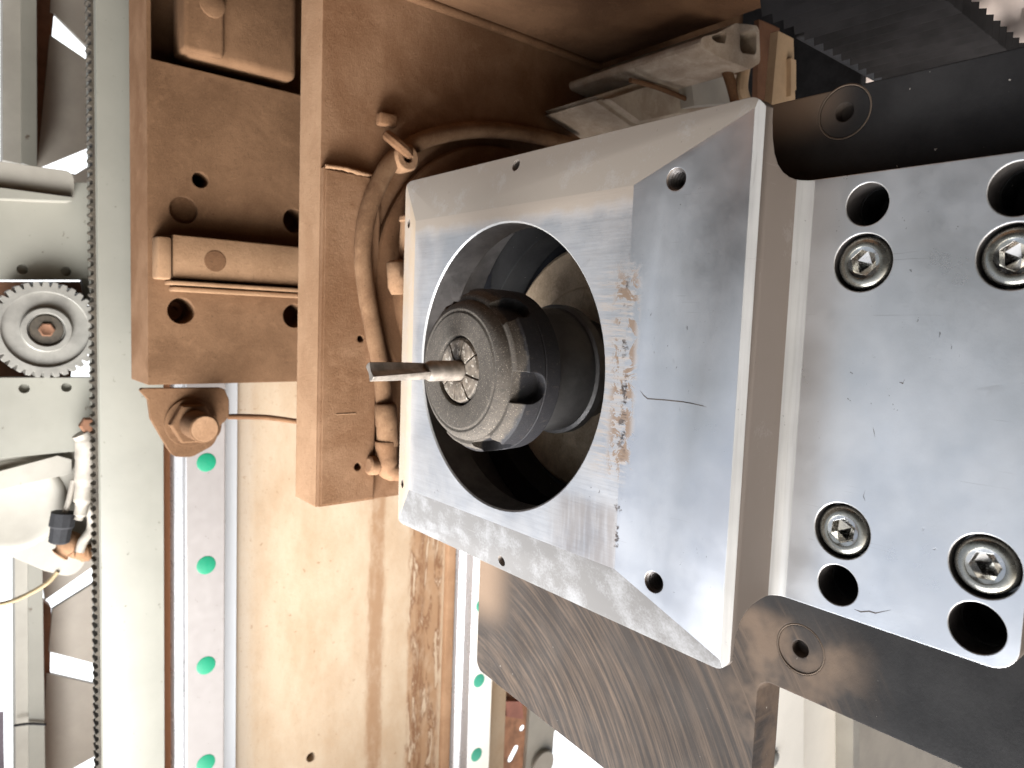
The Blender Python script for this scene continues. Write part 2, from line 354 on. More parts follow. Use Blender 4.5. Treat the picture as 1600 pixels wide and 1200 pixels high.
c = s.mix(s.ramp(s.noise((.4, .25, .9), 4, .6), .60, .70, 0, .35), c, (.11, .09, .075))
s.set(col=c, rough=s.mt('ADD', s.mt('MULTIPLY', fr, .38), .52), spec=.3); s.bump(n2, .5, .0004, .0005); mNut = s.m
mColl = simple('worn_collet', (.20, .165, .13), .65, .2, .4, .5, 2., .4, speck=[((.5, .45, .38), .8, .58), ((.15, .11, .08), .7, .66)])
mSpin = simple('spindle_grey', (.10, .094, .09), .42, .5, .25, .08)
mFlange = dusty('spindle_flange_dust', (.72, .56, .40), (.42, .31, .21), .06)
# bright hazy sky seen through the gaps of the machine frame
sm = bpy.data.materials.new('sky_glow'); sm.use_nodes = True; nt = sm.node_tree; nt.nodes.clear()
em = nt.nodes.new('ShaderNodeEmission'); em.inputs[0].default_value = (.93, .97, 1, 1); em.inputs[1].default_value = 1.6
nt.links.new(em.outputs[0], nt.nodes.new('ShaderNodeOutputMaterial').inputs[0])
bm = bmesh.new(); rows = []
for k in range(13):
    a = math.radians(-14+90*k/12); rows.append([bm.verts.new((4200*math.sin(a), 4200*math.cos(a), z)) for z in (-4200, 2400)])
for a, b in zip(rows, rows[1:]): bm.faces.new((a[0], b[0], b[1], a[1]))
tag(obj('sky', bm, sm), kind='structure')
# ------------------------------------------------------------------ aluminium bracket with the round opening
H = 65.; XD = 24.0
fil = []
for k in range(9):
    q = math.radians(0+90*k/8); fil.append((XD-3.2*(1-math.sin(q)), -82.2-3.2*(1-math.cos(q))))
prof = [(0, 51), (4, 65), (31, 65), (31, -133.6), (XD, -133.6), (XD, -86.6)] + [(x, y) for x, y in reversed(fil)] + [(4.9, -83.3), (3.3, -81.6), (0, -51)]
P1 = prism(2, prof, -70, 70)
P2 = prism(1, [(0, -49), (0, 49), (4, H), (32, H), (32, -H), (4, -H)], -140, 70)
plan = [(65, H), (-80.5, H), (-80.5, 49.2), (-133.6, 49.6), (-133.6, -50.6), (-80.5, -49.2), (-80.5, -H), (65, -H)]
plan[1] = (-83.6, H); plan[6] = (-83.6, -H); plan[2] = (-83.6, 49.6); plan[5] = (-83.6, -50.6)
P3 = prism(0, rpoly(plan, [4, 4, 0, 5, 5, 0, 4, 4], 8), -2, 33)
br = boolean(P1, [P2, P3], 'INTERSECT')
cut = [lathe((0, 0, 0), (1, 0, 0), [(-3, 44.5), (0, 44.5), (.5, 44), (11.5, 44), (11.5, 57), (40, 57)], 96)]
for sz in (1, -1): cut.append(cyl((-4, -63, 49.1*sz), (1, 0, 0), 0, 26, 2.7, 24))
for y, z in ((-.7, 61.6), (-.7, -61.8), (59.8, 49.2), (59.8, -48.6)): cut.append(cyl((-2, y, z), (1, 0, 0), 0, 20, 1.7, 16))
kD = 1.0363
def dz_(y, z): return (-172.2+(y+172.2)*kD, 13.4+(z-13.4)*kD)
HOLES = [(-100.4, 41.7, 4.5), (-100.4, -41.7, 4.5), (-127.7, 41.7, 5.0), (-127.7, -41.7, 5.0)]
SCR = [(-100.4, 29.4, 6.2), (-100.4, -29.4, 6.2), (-128, 29.4, 6.2), (-128, -29.4, 6.2)]
hol = [(*dz_(y, z), r*kD) for y, z, r in HOLES]; scr = [(*dz_(y, z), r*kD) for y, z, r in SCR]
for y, z, r in hol: cut.append(lathe((0, y, z), (1, 0, 0), [(XD-1, r+1.1), (XD+.1, r+.06), (XD+.2, r), (40, r)], 40))
for y, z, r in scr: cut.append(lathe((0, y, z), (1, 0, 0), [(XD-1, r+1.1), (XD+.1, r+.06), (XD+.2, r), (XD+6, r)], 40))
# the head is thin at its two shoulders and swells into the neck
cut.append(prism(1, [(6.2, -72), (6.2, -60), (6.9, -56.5), (8.3, -54), (10.6, -52.2), (13.6, -51.1), (18, -50.65), (45, -50.6), (45, -72)], -42, -95))
cut.append(prism(1, [(8, 72), (8.1, 60), (8.8, 56.5), (10, 53.6), (12, 51.4), (14.6, 50.2), (18, 49.65), (45, 49.6), (45, 72)], -42, -95))
br = boolean(br, cut)
br.normal_update()
for f in br.faces:
    n = f.normal; ce = f.calc_center_median(); i = 9
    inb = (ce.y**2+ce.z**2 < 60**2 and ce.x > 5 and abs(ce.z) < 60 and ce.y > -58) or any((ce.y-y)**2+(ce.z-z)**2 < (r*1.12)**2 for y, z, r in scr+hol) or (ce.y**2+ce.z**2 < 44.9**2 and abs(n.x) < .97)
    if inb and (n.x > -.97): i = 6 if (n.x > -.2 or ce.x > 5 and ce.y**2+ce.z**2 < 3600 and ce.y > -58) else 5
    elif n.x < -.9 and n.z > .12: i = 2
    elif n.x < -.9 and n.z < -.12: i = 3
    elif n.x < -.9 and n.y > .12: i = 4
    elif n.x < -.999 and ce.x < 2: i = 0
    elif n.x < -.95 and n.y < -.05 and ce.x < 5 and ce.y > -90: i = 1
    elif n.x < -.999: i = 7
    elif n.y < -.3 and ce.x < 5 and n.x < -.3: i = 5
    elif n.y < -.25 and ce.x < 16: i = 8
    elif n.x < -.1 and n.y < 0: i = 5
    else: i = 8
    f.material_index = i
bracket = thing('mounting_bracket', (20, 0, -65), 'machined aluminium bracket plate with a large round opening, stepped neck and four bolts', 'bracket')
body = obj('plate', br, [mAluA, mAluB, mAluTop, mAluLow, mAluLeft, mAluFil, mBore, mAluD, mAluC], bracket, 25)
def scratch(px, wid, fx):
    b = bmesh.new(); L = []
    for k, (x, y) in enumerate(px):
        v = at(x, y, 0, 0.)
        for _ in range(3): v = at(x, y, 0, fx(v.y))
        w_ = wid*(0.15 if k in (0, len(px)-1) else 1.)
        L.append([b.verts.new((fx(v.y)-.03, v.y, v.z-w_/2)), b.verts.new((fx(v.y)-.03, v.y, v.z+w_/2))])
    for p_, q_ in zip(L, L[1:]): b.faces.new((p_[0], q_[0], q_[1], p_[1]))
    return obj('gouge', b, mGouge, bracket)
mGouge = simple('gouge_dirt', (.065, .05, .04), .8)
fB = lambda y: max(0, (-51-y)*.1078); fD = lambda y: XD
scratch([(1000, 610), (1006, 618), (1012, 623), (1040, 625), (1068, 628), (1100, 634)], .28, fB)
scratch([(1058, 626), (1080, 630), (1104, 636)], .25, fB)
scratch([(1335, 952), (1345, 956), (1358, 955), (1368, 958), (1392, 953)], .28, fD)
scratch([(1364, 668), (1366, 676), (1367, 683)], .45, fD)
scratch([(1352, 766), (1349, 775), (1352, 783)], .35, fD)
scratch([(1405, 597), (1411, 599), (1414, 592)], .3, fD)
# bolts in the neck
def hexpts(r, o=0): return [(r*math.cos(math.pi/3*k+o), r*math.sin(math.pi/3*k+o)) for k in range(6)]
for i, (y, z, r) in enumerate(scr):
    if i in (0, 2): k = r/6.32
    R = r*.92
    b = lathe((0, 0, 0), (1, 0, 0), [(6, R), (1.2, R), (.5, R*.96), (.0, R*.88), (-.35, R*.70), (-.2, R*.60), (.3, R*.59)], 40, close=False)
    sck = obj('socket_screw', b, mScrew, bracket, 40, local=(XD+.5, y, z)) if i == 0 else copy_to(sck0, (XD+.5, y, z))
    if i == 0:
        sck0 = sck
        hb = bmesh.new(); o = .3; top = hexpts(R*.50, o); rim = [(R*.60*math.cos(math.pi/18*q), R*.60*math.sin(math.pi/18*q)) for q in range(36)]
        vt = [hb.verts.new((.0, a, b_)) for a, b_ in top]; vb = [hb.verts.new((3.2, a, b_)) for a, b_ in top]; ce = hb.verts.new((4.4, 0, 0))
        vr = [hb.verts.new((-.12, a, b_)) for a, b_ in rim]
        for k in range(6):
            j = (k+1) % 6; hb.faces.new((vt[k], vt[j], vb[j], vb[k])); hb.faces.new((vb[k], vb[j], ce))
        off = round(o/(math.pi/18))
        for k in range(6):
            seq = [vr[(off+6*k+q) % 36] for q in range(7)]
            for q in range(3): hb.faces.new((vt[k], seq[q], seq[q+1]))
            hb.faces.new((vt[k], seq[3], vt[(k+1) % 6]))
            for q in range(3, 6): hb.faces.new((vt[(k+1) % 6], seq[q], seq[q+1]))
        hx = obj('hex_socket', hb, mSteel, sck0, None, local=(XD+.5, y, z)); hx.location = (0, 0, 0); hxs = hx
    else:
        h2 = hxs.copy(); sc.collection.objects.link(h2); h2.parent = sck
        sck.rotation_euler = (random.uniform(0, 1), 0, 0)
# floors of the bolt recesses are the plate itself; thread in the two tapped holes
for sz in (1, -1):
    bm = bmesh.new()
    for k in range(9): lathe((1.6+k*1.05, -63, 49.1*sz), (1, 0, 0), [(0, 2.75), (.45, 2.2), (.55, 2.2), (1.0, 2.75)], 24, close=False, bm=bm)
    obj('thread', bm, mBore, bracket, 30)
# ------------------------------------------------------------------ black carrier plate behind it
cp = [(47, -62), (47, -122.5), (44.5, -125), (-75.4, -133), (-75.4, -77.5), (-160, -77.0), (-160, 71.7), (-64, 71.7), (-60, 60), (46, 58)]
cp[3] = (-75.4, -134.5)
bm = prism(0, rpoly(cp, [2, 4, 2, 0, 4, 0, 0, 3, 3, 3]), 31.4, 43)
cs = [(-87.4, 66.2), (-86.3, -65.4)]
# the screw heads sit in countersinks of their own
cuts = [cyl((20, 0, 0), (1, 0, 0), 0, 40, 47.6, 64)]
for y, z in hol[0][:2], : pass
for y, z in cs: cuts.append(lathe((0, y, z), (1, 0, 0), [(25, 6.4), (32.2, 6.4), (36.5, 2.5)], 36))
for y, z, r in hol: cuts.append(cyl((20, y, z), (1, 0, 0), 0, 20.5, r*.96, 32))
bm = boolean(bm, cuts)
carrier = thing('carrier_plate', (37, 0, -134), 'worn black steel plate with a dusty lower leg behind the aluminium bracket', 'plate')
obj('plate', bm, mBlack, carrier, 30)
for i, (y, z) in enumerate(cs):
    b = lathe((31.55, y, z), (1, 0, 0), [(4, 2), (.35, 6.0), (.0, 5.9), (.0, 2.2), (2.5, 2.0), (2.5, 0)], 36, close=False)
    o = obj('countersunk_screw', b, mBlack, carrier, 30)
    obj('dust_ring', lathe((31.35, y, z), (1, 0, 0), [(.1, 5.95), (-.12, 6.15), (.12, 6.45)], 36, close=False), mRing, carrier, 60)
# ------------------------------------------------------------------ collet nut, collet, cutter, spindle
NZ = -.8
nut = thing('collet_nut', (-5, 0, NZ), 'dusty black collet nut with six rounded wrench notches in the round opening', 'collet nut')
pr = [(4.5, 19), (4.5, 23), (3.2, 24.4), (-2.3, 24.6), (-2.5, 24.45), (-2.8, 24.45), (-3, 24.6), (-8.6, 24.5), (-9.1, 23.8), (-11.8, 22.7), (-12.3, 22.0), (-12.2, 20.9), (-13.8, 20.4), (-15.0, 19.4), (-15.5, 18.3), (-15.3, 17.6), (-15.7, 17.0), (-15.9, 11.6), (-15.6, 10.5), (-13.2, 10.2), (-13.2, 0)]
bm = lathe((0, 0, NZ), (1, 0, 0), pr, 96)
cuts = []
for k in range(6):
    a = math.radians(-8+60*k); d = Vector((0, -math.cos(a), math.sin(a))); t = d.cross(Vector((1, 0, 0)))
    prf = rpoly([(-30, -4.5), (-2.4, -4.5), (-2.4, 4.5), (-30, 4.5)], [0, 4.4, 4.4, 0], 8)
    b = bmesh.new(); A = [b.verts.new(Vector((0, 0, NZ))+d*21.0+Vector((1, 0, 0))*x+t*q) for x, q in prf]; B = [b.verts.new(v.co+d*9) for v in A]
    b.faces.new(A); b.faces.new(B)
    for i in range(len(A)): b.faces.new((A[i], A[(i+1) % len(A)], B[(i+1) % len(A)], B[i]))
    bmesh.ops.recalc_face_normals(b, faces=b.faces); cuts.append(b)
bm = boolean(bm, cuts)
obj('nut_body', bm, mNut, nut, 28)
collet = thing('collet', (-12, 0, NZ), 'worn slotted steel collet held in the front of the nut', 'collet')
bm = lathe((0, 0, NZ), (1, 0, 0), [(-11.5, 0), (-11.5, 9.9), (-14.6, 9.7), (-15.4, 9.0), (-15.7, 4.4), (-15.2, 3.3), (-12.5, 3.15), (-12.5, 0)], 64)
cuts = []
for k in range(8):
    a = math.radians(12+45*k); d = Vector((0, math.cos(a), math.sin(a))); t = Vector((1, 0, 0)).cross(d)
    b = bmesh.new(); vs = [Vector((x, 0, NZ))+d*r+t*q for x in (-20, -14.0) for r in (3.6, 12) for q in (-.3, .3)]
    bmesh.ops.convex_hull(b, input=[b.verts.new(v) for v in vs]); cuts.append(b)
obj('collet_body', boolean(bm, cuts), mColl, collet, 30)
cutter = thing('milling_cutter', (-30, 0, NZ), 'short two-flute router bit pointing out of the collet nut', 'router bit')
obj('shank', lathe((0, 0, NZ), (1, 0, 0), [(-8, 3), (-25.5, 3), (-27, 2.2), (-27.5, 0)], 32), mCarb, cutter, 40)
# two flutes, straight with a slight lead
bm = bmesh.new(); rings = []
sec = []
for q in range(24):
    a = 2*math.pi*q/24; r = 2.5 if abs(math.cos(a)) > .86 else (.75+1.5*abs(math.cos(a))**3)
    if q in (2, 14): r = 2.6
    sec.append((a, r))
for k in range(11):
    x = -26-18.6*k/10; tw = .5+.05*k
    rings.append([bm.verts.new((x, r*math.cos(a+tw), NZ+r*math.sin(a+tw))) for a, r in sec])
for a, b in zip(rings, rings[1:]):
    for k in range(24): bm.faces.new((a[k], a[(k+1) % 24], b[(k+1) % 24], b[k]))
bm.faces.new(rings[0]); bm.faces.new(rings[-1])
obj('flutes', bm, mCarb, cutter, 25)
spindle = thing('spindle', (60, 0, NZ), 'grey spindle nose with a dusty round flange behind the collet nut', 'spindle')
obj('nose', lathe((0, 0, NZ), (1, 0, 0), [(4, 16), (6, 19), (7, 19.6), (22, 20), (22.5, 21.2), (25.5, 21.2), (26, 20.5), (26.4, 17), (40, 17)], 72), mSpin, spindle, 25)
obj('flange', lathe((0, 0, NZ), (1, 0, 0), [(36, 17), (36, 27), (36.8, 28), (37.2, 41), (38.5, 42.5), (60, 43)], 72, close=False), mFlange, spindle, 25)
obj('dark_void_block', box(47, 62, -58, 88, -62, 62, 1), mHoleDark, spindle, 30)  # near-black block added so the void behind the flange reads as shade
obj('key_strip', box(44, 47.1, 52, 57, -60, 60, .4), mSpin, spindle, 30)
obj('housing', lathe((0, 0, NZ), (1, 0, 0), [(58, 46), (60, 48), (230, 48)], 64), mDeep, spindle, 25)  # housing coloured dark so the gap round the flange reads as void
# ------------------------------------------------------------------ saddle plate with its cover, gusset, hose ring
saddle = thing('saddle_plate', (60, 110, -64), 'thick brown dust-covered machine plate left of the aluminium bracket', 'machine plate')
bm = prism(0, [(100, -64.5), (120.5, -64.5), (120.5, 330), (100, 330)], -14.2, 290)
bm = boolean(bm, [cyl((2.9, 90, 5), (0, 1, 0), 0, 20, 1.5, 16), cyl((2.8, 90, -48.8), (0, 1, 0), 0, 20, 1.7, 16)]); bm.normal_update()
for f in bm.faces: f.material_index = 1 if f.normal.x < -.9 and f.calc_center_median().x < -13 else 0  # end face gets the lighter tan: light from the left put into colour
obj('plate', bm, [mBrown, mTan], saddle, 30)
bm = prism(1, [(-14.0, -64), (11.2, -64), (11.2, 71.8), (-14.0, 72.3)], 96.6, 100.1)
bmesh.ops.bevel(bm, geom=[e for e in bm.edges if all(v.co.y < 98 for v in e.verts)], offset=.8, segments=2, affect='EDGES')
obj('cover_strip', boolean(bm, [cyl((2.9, 90, 5), (0, 1, 0), 0, 20, 1.5, 16), cyl((2.8, 90, -48.8), (0, 1, 0), 0, 20, 1.7, 16)]), mBrown, saddle, 30)
obj('scratch', box(-7.4, 1.4, 96.45, 96.7, -26.4, -25.8), mTan, saddle)
# lit line of the cover's upper edge, put in as a lighter tan ridge
obj('lit_edge_ridge', tube([(-13.5, 97, 72.6), (-6, 96.6, 72.9), (2, 97, 72.3), (8, 98, 72.2), (12, 99.4, 71.6)], 1.0, 8, wob=.25), mTan, saddle, 60)
gusset = thing('gusset_plate', (30, 40, 154), 'dusty brown steel plate jutting out above the aluminium bracket', 'machine plate')
obj('plate', box(-130, 139, -90, 99.8, 150, 162, .8), mBrown2, gusset, 30)
hb = tube([(0+139, 99, 149), (80, 98.6, 149.2), (25, 99, 149), (-20, 99, 149)], 2.2, 8); obj('dust_fillet', hb, mBrown2, gusset, 60)
HC = (75, 30); HR = 73
ring = [at(px, py, 1, 95) for px, py in ((900, 228), (830, 211), (760, 203), (700, 208), (650, 224), (612, 252), (587, 298), (572, 345), (567, 400), (573, 460), (584, 520), (595, 575), (601, 630))]
hose = thing('coolant_hose', (3, 95, 30), 'dust-coated hose curving round the motor flange on the brown plate', 'hose')
obj('tube', tube(ring, 3.7, 14, sub=8, wob=.012), mHose, hose, 60)
obj('end_fitting', lathe((13.4, 93.2, -22), (.08, -.02, -1), [(0, 4.0), (1, 4.6), (9, 4.7), (10, 4.4), (18, 4.5), (19, 3.8)], 20), mHose, hose, 40)
obj('elbow', tube([(14, 93, -38), (14.4, 92.8, -45), (15, 93, -49.5), (19, 94, -51.5), (27, 95, -51.5)], 4.6, 14, sub=6, wob=.04), mBrown, hose, 60)
obj('elbow_nut', lathe((4.5, 94.5, -48), (1, 0, -.1), [(2, 3), (2.6, 4.0), (6, 4.2), (7, 3.4)], 12), mBrown, hose, 30)
clip = thing('hose_clip', (25, 93, 84), 'small dusty clip with a round screw holding the curved hose', 'clip')
obj('strap', tube([at(606, 212, 1, 96), at(618, 222, 1, 91), at(634, 236, 1, 90), at(640, 246, 1, 95)], 2.4, 8), mBrown, clip, 40)
obj('tab', box(9, 17, 94.5, 99, 93, 98, .8), mBrown, clip, 40)
obj('screw', lathe(at(638, 246, 1, 90)+Vector((0, 8, 0)), (0, -1, 0), [(0, 5.6), (7, 5.6), (8, 4.8), (8, 2.2), (5, 2.0), (5, 0)], 24), mTan, clip, 40)
mf = thing('motor_flange', (75, 94, 30), 'stepped round flange coated in brown dust behind the bracket', 'flange')
obj('disc', lathe((HC[0], 99.9, HC[1]), (0, -1, 0), [(0, 66), (3, 66), (4, 65), (4, 58), (9, 57), (11, 55), (11, 0)], 80), mBrown2, mf, 30)
fit = thing('pipe_fitting', (22, 88, 40), 'tan dusty pipe union with an elbow beside the bracket edge', 'pipe fitting')
obj('union', lathe((22, 88.5, 57), (0, 0, -1), [(0, 4.6), (.8, 5.8), (2.5, 6), (3, 5.4), (15, 5.6), (17, 4.8), (19, 3)], 24), mTan, fit, 40)
obj('elbow', join(tube([(40, 88, 31), (26, 88.5, 30), (18, 88, 30), (13, 88, 31)], 4.6, 14, wob=.04), lathe((14, 88, 38), (.15, 0, -1), [(0, 2.5), (1, 4.2), (11, 4.6), (14, 3.5), (14.2, 0)], 16)), mTan, fit, 60)
# ------------------------------------------------------------------ carriage on the rails
car = thing('carriage_block', (0, 220, -22), 'brown dusted carriage block with bored holes riding on the gantry rail', 'carriage')
bm = prism(0, [(205, -22.5), (241, -22.5), (241, 300), (205, 300)], -53.4, 90)
bm = boolean(bm, [cyl((-29.5, 195, 78.7), (0, 1, 0), 0, 30, 3.9, 24), cyl((-37.2, 195, 63.1), (0, 1, 0), 0, 13.5, 6.6, 28), cyl((-38.4, 195, 13.9), (0, 1, 0), 0, 26, 6.4, 28),
      cyl((19, 195, 64.6), (0, 1, 0), 0, 26, 6.4, 28), cyl((19.5, 195, 13.5), (0, 1, 0), 0, 26, 6.4, 28), box(-51.5, 60, 198, 228, 131, 310)])
bm.normal_update()
for f in bm.faces: f.material_index = 1 if f.normal.x < -.9 and f.calc_center_median().x < -53 else 0  # left face in the lighter dust, its side light carried by the colour
obj('block', bm, [mCarr, mBrown], car, 30)
obj('bolt', lathe((-38.4, 226, 13.9), (0, -1, 0), [(0, 5), (6, 5), (6.6, 4.5), (6.6, 2.3), (3, 2.2), (3, 0)], 24), mDeep, car, 30)
barp = [(-51.5, 27.5), (40, 27.5), (40, 47), (-51.5, 47)]
obj('guide_bar', box(-44.5, 60, 196, 205.2, 29.5, 50, .6), mBar_, car, 30)
obj('bar_cap', box(-51.6, -45.2, 194.5, 205.2, 28.5, 48.6, 1.2), mBar_, car, 40)
obj('bar_lip', join(box(-46, 60, 193.8, 205.3, 26.2, 28.2, .5), box(-44, 60, 196.5, 205.25, 23.2, 25.4, .5)), mBar_, car, 30)
obj('dust_spot', cyl((-25, 196.0, 39), (0, -1, 0), 0, .12, 5.2, 28), mBrown2, car)
jb = thing('junction_box', (-5, 190, 140), 'rounded brown dusty housing tucked in the upper recess of the carriage', 'housing')
obj('case', box(-37, 18, 201, 226, 136.5, 190, 4, 4), mCarr, jb, 40)
obj('collar', box(-38.5, -20, 198.5, 220, 137.5, 190, 2, 3), mCarr, jb, 40)
obj('round_lid', lathe((-26, 198.6, 161), (0, -1, 0), [(0, 6), (.8, 6), (1.2, 5.2), (1.2, 0)], 28), mCarr, jb, 40)
sen = thing('limit_sensor', (-30, 210, -45), 'dust-caked round sensor with lock nut on a rounded bracket under the carriage', 'sensor')
sp = [a2(px, py, 1, 214) for px, py in ((216, 607), (232, 625), (236, 655), (262, 700), (272, 714), (300, 714), (335, 695), (345, 664), (358, 652), (358, 625), (350, 606))]
sp = rpoly(sp, [1, 1, 4, 6, 4, 6, 8, 3, 6, 4, 3], 4)
obj('bracket', prism(1, sp, 214, 218), mCarr, sen, 30)
obj('back_strap', prism(1, rpoly([a2(px, py, 1, 218) for px, py in ((228, 612), (350, 612), (345, 680), (290, 716), (262, 700))], [2, 2, 8, 4, 6], 4), 218, 224), mCarr, sen, 30)
c3 = at(297, 660, 1, 214)
obj('lock_nut', lathe(c3, (0, -1, 0), [(-.5, 10.5), (.6, 11), (6, 11), (6.6, 10.2)], 6), mCarr, sen, 30)
obj('washer', lathe(c3, (0, -1, 0), [(0, 12.5), (1.4, 12.5)], 32), mCarr, sen, 30)
obj('barrel', lathe(c3, (0, -1, 0), [(6, 6.6), (7, 7), (24.5, 7), (25, 6.7)], 32), mCarr, sen, 30)
obj('face', lathe(c3, (0, -1, 0), [(25, 6.3), (25.3, 6.3), (25.3, 0)], 32), mTan, sen, 30)
w1 = [at(356, 651, 1, 217), at(385, 651, 1, 216), at(415, 652, 1, 215), at(440, 655, 1, 214), at(475, 660, 1, 213)]
tag(obj('sensor_cable', tube(w1, 1.5, 8), mBrown2, None, 60), 'thin brown cable running from the sensor behind the plate', 'cable')
# ------------------------------------------------------------------ gantry beam, rails, rack
beam = thing('gantry_beam', (70, 300, -400), 'long dusty cream gantry beam with brown dust streaks under two rails', 'beam')
bm = box(-33, 240, 275, 420, -620, 420)
hp = at(486, 1183, 1, 275); bm = boolean(bm, [cyl((hp.x, 270, hp.z), (0, 1, 0), 0, 12, 3.4, 20)])
obj('beam_face', bm, mBeam, beam, 30)
obj('raised_ledge', box(172, 179.5, 270, 275.2, -620, 420, .6), mTan, beam, 30)
bar = thing('rack_bar', (-50, 280, -400), 'cream painted flat bar with small chips carrying the toothed rack', 'bar')
obj('bar', box(-64.6, -32.8, 262, 291, -620, 420, .5), mCream, bar, 30)
# rack teeth
rk = []; zz = -300.; pit = 4.75
while zz < 260:
    rk += [(-65.7, zz), (-65.7, zz+1.0), (-67.2, zz+1.9), (-67.2, zz+3.0), (-65.7, zz+3.9)]; zz += pit
rk = [(x, z) for x, z in rk] + [(-60, 262), (-60, -300)]
tag(obj('gear_rack', prism(1, rk, 268, 277), mRack, None), 'dark greasy toothed rack along the edge of the cream bar', 'rack')
def rail(x0, x1, ytop, mats, capx, cz, label, capm):
    t = thing('linear_rail', ((x0+x1)/2, 275, -400), label, 'rail', 'linear rails on the gantry beam')
    wd = x1-x0; pr = [(x0-2, 275.1), (x0-2, 266), (x0+1.6, 262.5), (x0+1.6, 258), (x0, 255.5), (x0, 250.5), (x0+.5, 250), (x1-.5, 250), (x1, 250.5), (x1, 255.5), (x1-1.6, 258), (x1-1.6, 262.5), (x1+2, 266), (x1+2, 275.1)]
    bm = prism(2, [(x, y-250+ytop) for x, y in pr], -600, 420)
    bm.normal_update()
    for f in bm.faces: f.material_index = 1 if f.normal.y < -.95 else 0
    obj('rail_body', bm, mats, t, 20)
    b = lathe((0, 0, 0), (0, -1, 0), [(-1, 5.4), (.05, 5.4), (.15, 5.1), (.15, 0)], 32)
    cap = obj('rail_cap', b, capm, t, 40, local=(capx, ytop, cz)); 
    for k in range(-4, 6):
        if k: copy_to(cap, (capx, ytop, cz-60.6*k))
    return t
rail(-24.3, -2.5, 250, [mGround, mRailTop], -13.1, -132.8, 'polished steel rail with bright green bolt caps down the left of the beam', mGreen)
rail(182, 204, 250, [mGround, mWhite], 190.8, -264.0, 'sunlit rail with pale green bolt caps beside the black plate', mGreenLit)  # white top and paler caps put strong light into the colour
wsh = thing('rail_glare_strip', (4, 272, -400), 'pale rail-shoulder strip with painted glare between the green-capped rail and the beam face', 'strip')
obj('strip', box(.2, 10.5, 268, 275.3, -600, 420, .5), mGlare, wsh, 30)  # rail shoulder, its glare put into the pale colour
# ------------------------------------------------------------------ pinion and motor plates on the left
gear = thing('pinion_gear', (-86.3, 285, 1.1), 'round steel pinion gear meshing with the rack', 'gear')
gp = []; NT = 36
for k in range(NT):
    a = 2*math.pi*k/NT
    for da, r in ((-.075, 23.2), (-.045, 25.9), (.045, 25.9), (.075, 23.2)): gp.append((-85.6+r*math.cos(a+da), 1.1+r*math.sin(a+da)))
bm = boolean(prism(1, gp, 284, 302), [cyl((-85.6, 280, 1.1), (0, 1, 0), 0, 6, 20.3, 64)])
obj('toothed_ring', bm, mGear, gear, 30)
obj('web', lathe((-85.6, 286.5, 1.1), (0, -1, 0), [(-3, 20.25), (0, 20.25), (.4, 19.8), (.4, 0)], 48), mGearFace, gear, 30)
obj('hub_ring', lathe((-85.6, 286, 1.1), (0, -1, 0), [(0, 12.0), (2.4, 12.0), (3, 11.5), (3, 9.0), (.5, 8.5), (.5, 0)], 48), mGear, gear, 30)
obj('hub_bolt', join(lathe((-85.6, 285.6, 1.1), (0, -1, 0), [(0, 8.0), (1.2, 7.7), (1.2, 0)], 40)), mRack, gear, 30)
obj('bolt_tip', lathe((-85.6, 285, 1.1), (0, -1, 0), [(0, 4), (1.6, 3.9), (1.9, 3.2), (1.2, 1.8), (1.2, 0)], 6), mDeep, gear, 30)
def pl(axis, c, px): return [a2(x, y, axis, c) for x, y in px]
mp_ = thing('motor_plate', (-90, 305, 0), 'cream motor mounting plate with four small holes around the pinion', 'plate')
YP = 296
def holeat(px, py, r): v = at(px, py, 1, YP); return cyl((v.x, YP-4, v.z), (0, 1, 0), 0, 7, r, 20)
v0 = pl(1, YP, [(-60, 285), (150, 285), (150, 437), (-60, 437)])
obj('upper_panel', boolean(prism(1, v0, YP, YP+8), [holeat(35, 421, 2.6), holeat(103, 424, 2.6)]), mCream, mp_, 30)
v0 = pl(1, YP, [(-60, 590), (150, 590), (150, 706), (108, 706), (-60, 722)])
obj('lower_panel', boolean(prism(1, v0, YP, YP+8), [holeat(38, 607, 2.6), holeat(104, 605, 2.6)]), mCream, mp_, 30)
obj('side_strip', prism(1, pl(1, YP+1, [(128, 437), (147, 437), (147, 475), (134, 470)]), YP+1, YP+8), mCream, mp_, 30)
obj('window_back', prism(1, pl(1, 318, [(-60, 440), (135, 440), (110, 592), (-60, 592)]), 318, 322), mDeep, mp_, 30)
fl = thing('angle_bracket', (-95, 290, 85), 'short cream angle bracket with a rounded end above the motor plate', 'bracket')
obj('flange', prism(1, rpoly(pl(1, 284, [(-60, 244), (35, 257), (115, 268), (117, 314), (60, 312), (-60, 306)]), [0, 0, 4, 3, 0, 0], 4), 284, 296.1), mCreamD, fl, 30)
obj('rib', prism(1, pl(1, 280, [(-60, 285), (113, 308), (113, 314), (-60, 308)]), 280, 284.1), mCream, fl, 30)
mot = thing('drive_motor', (-100, 330, -110), 'cream motor housing with rounded lower end below the pinion', 'motor')
obj('housing', prism(1, rpoly(pl(1, 300, [(-80, 712), (148, 700), (150, 840), (120, 905), (70, 892), (0, 862), (-80, 850)]), [0, 0, 6, 10, 4, 6, 0], 5), 300, 330), mCreamD, mot, 30)
obj('rib', prism(1, pl(1, 295, [(-60, 752), (90, 712), (112, 718), (112, 740), (-20, 770), (-60, 790)]), 295, 300.1), mCreamD, mot, 30)
obj('boss', lathe(at(20, 790, 1, 300), (0, -1, 0), [(0, 26), (1, 25), (1.6, 22), (1.0, 20), (1.0, 0)], 48), mCreamD, mot, 40)
obj('dust_pile', tube([at(x, y, 1, 293) for x, y in ((92, 868), (112, 850), (128, 862), (148, 858))], [5, 7, 6, 5, 4], 10, wob=.2), mBrown, mot, 60)
lub = thing('grease_fitting', (-70, 285, -100), 'dirty white oil tube and black plug beside the rack', 'pipe fitting')
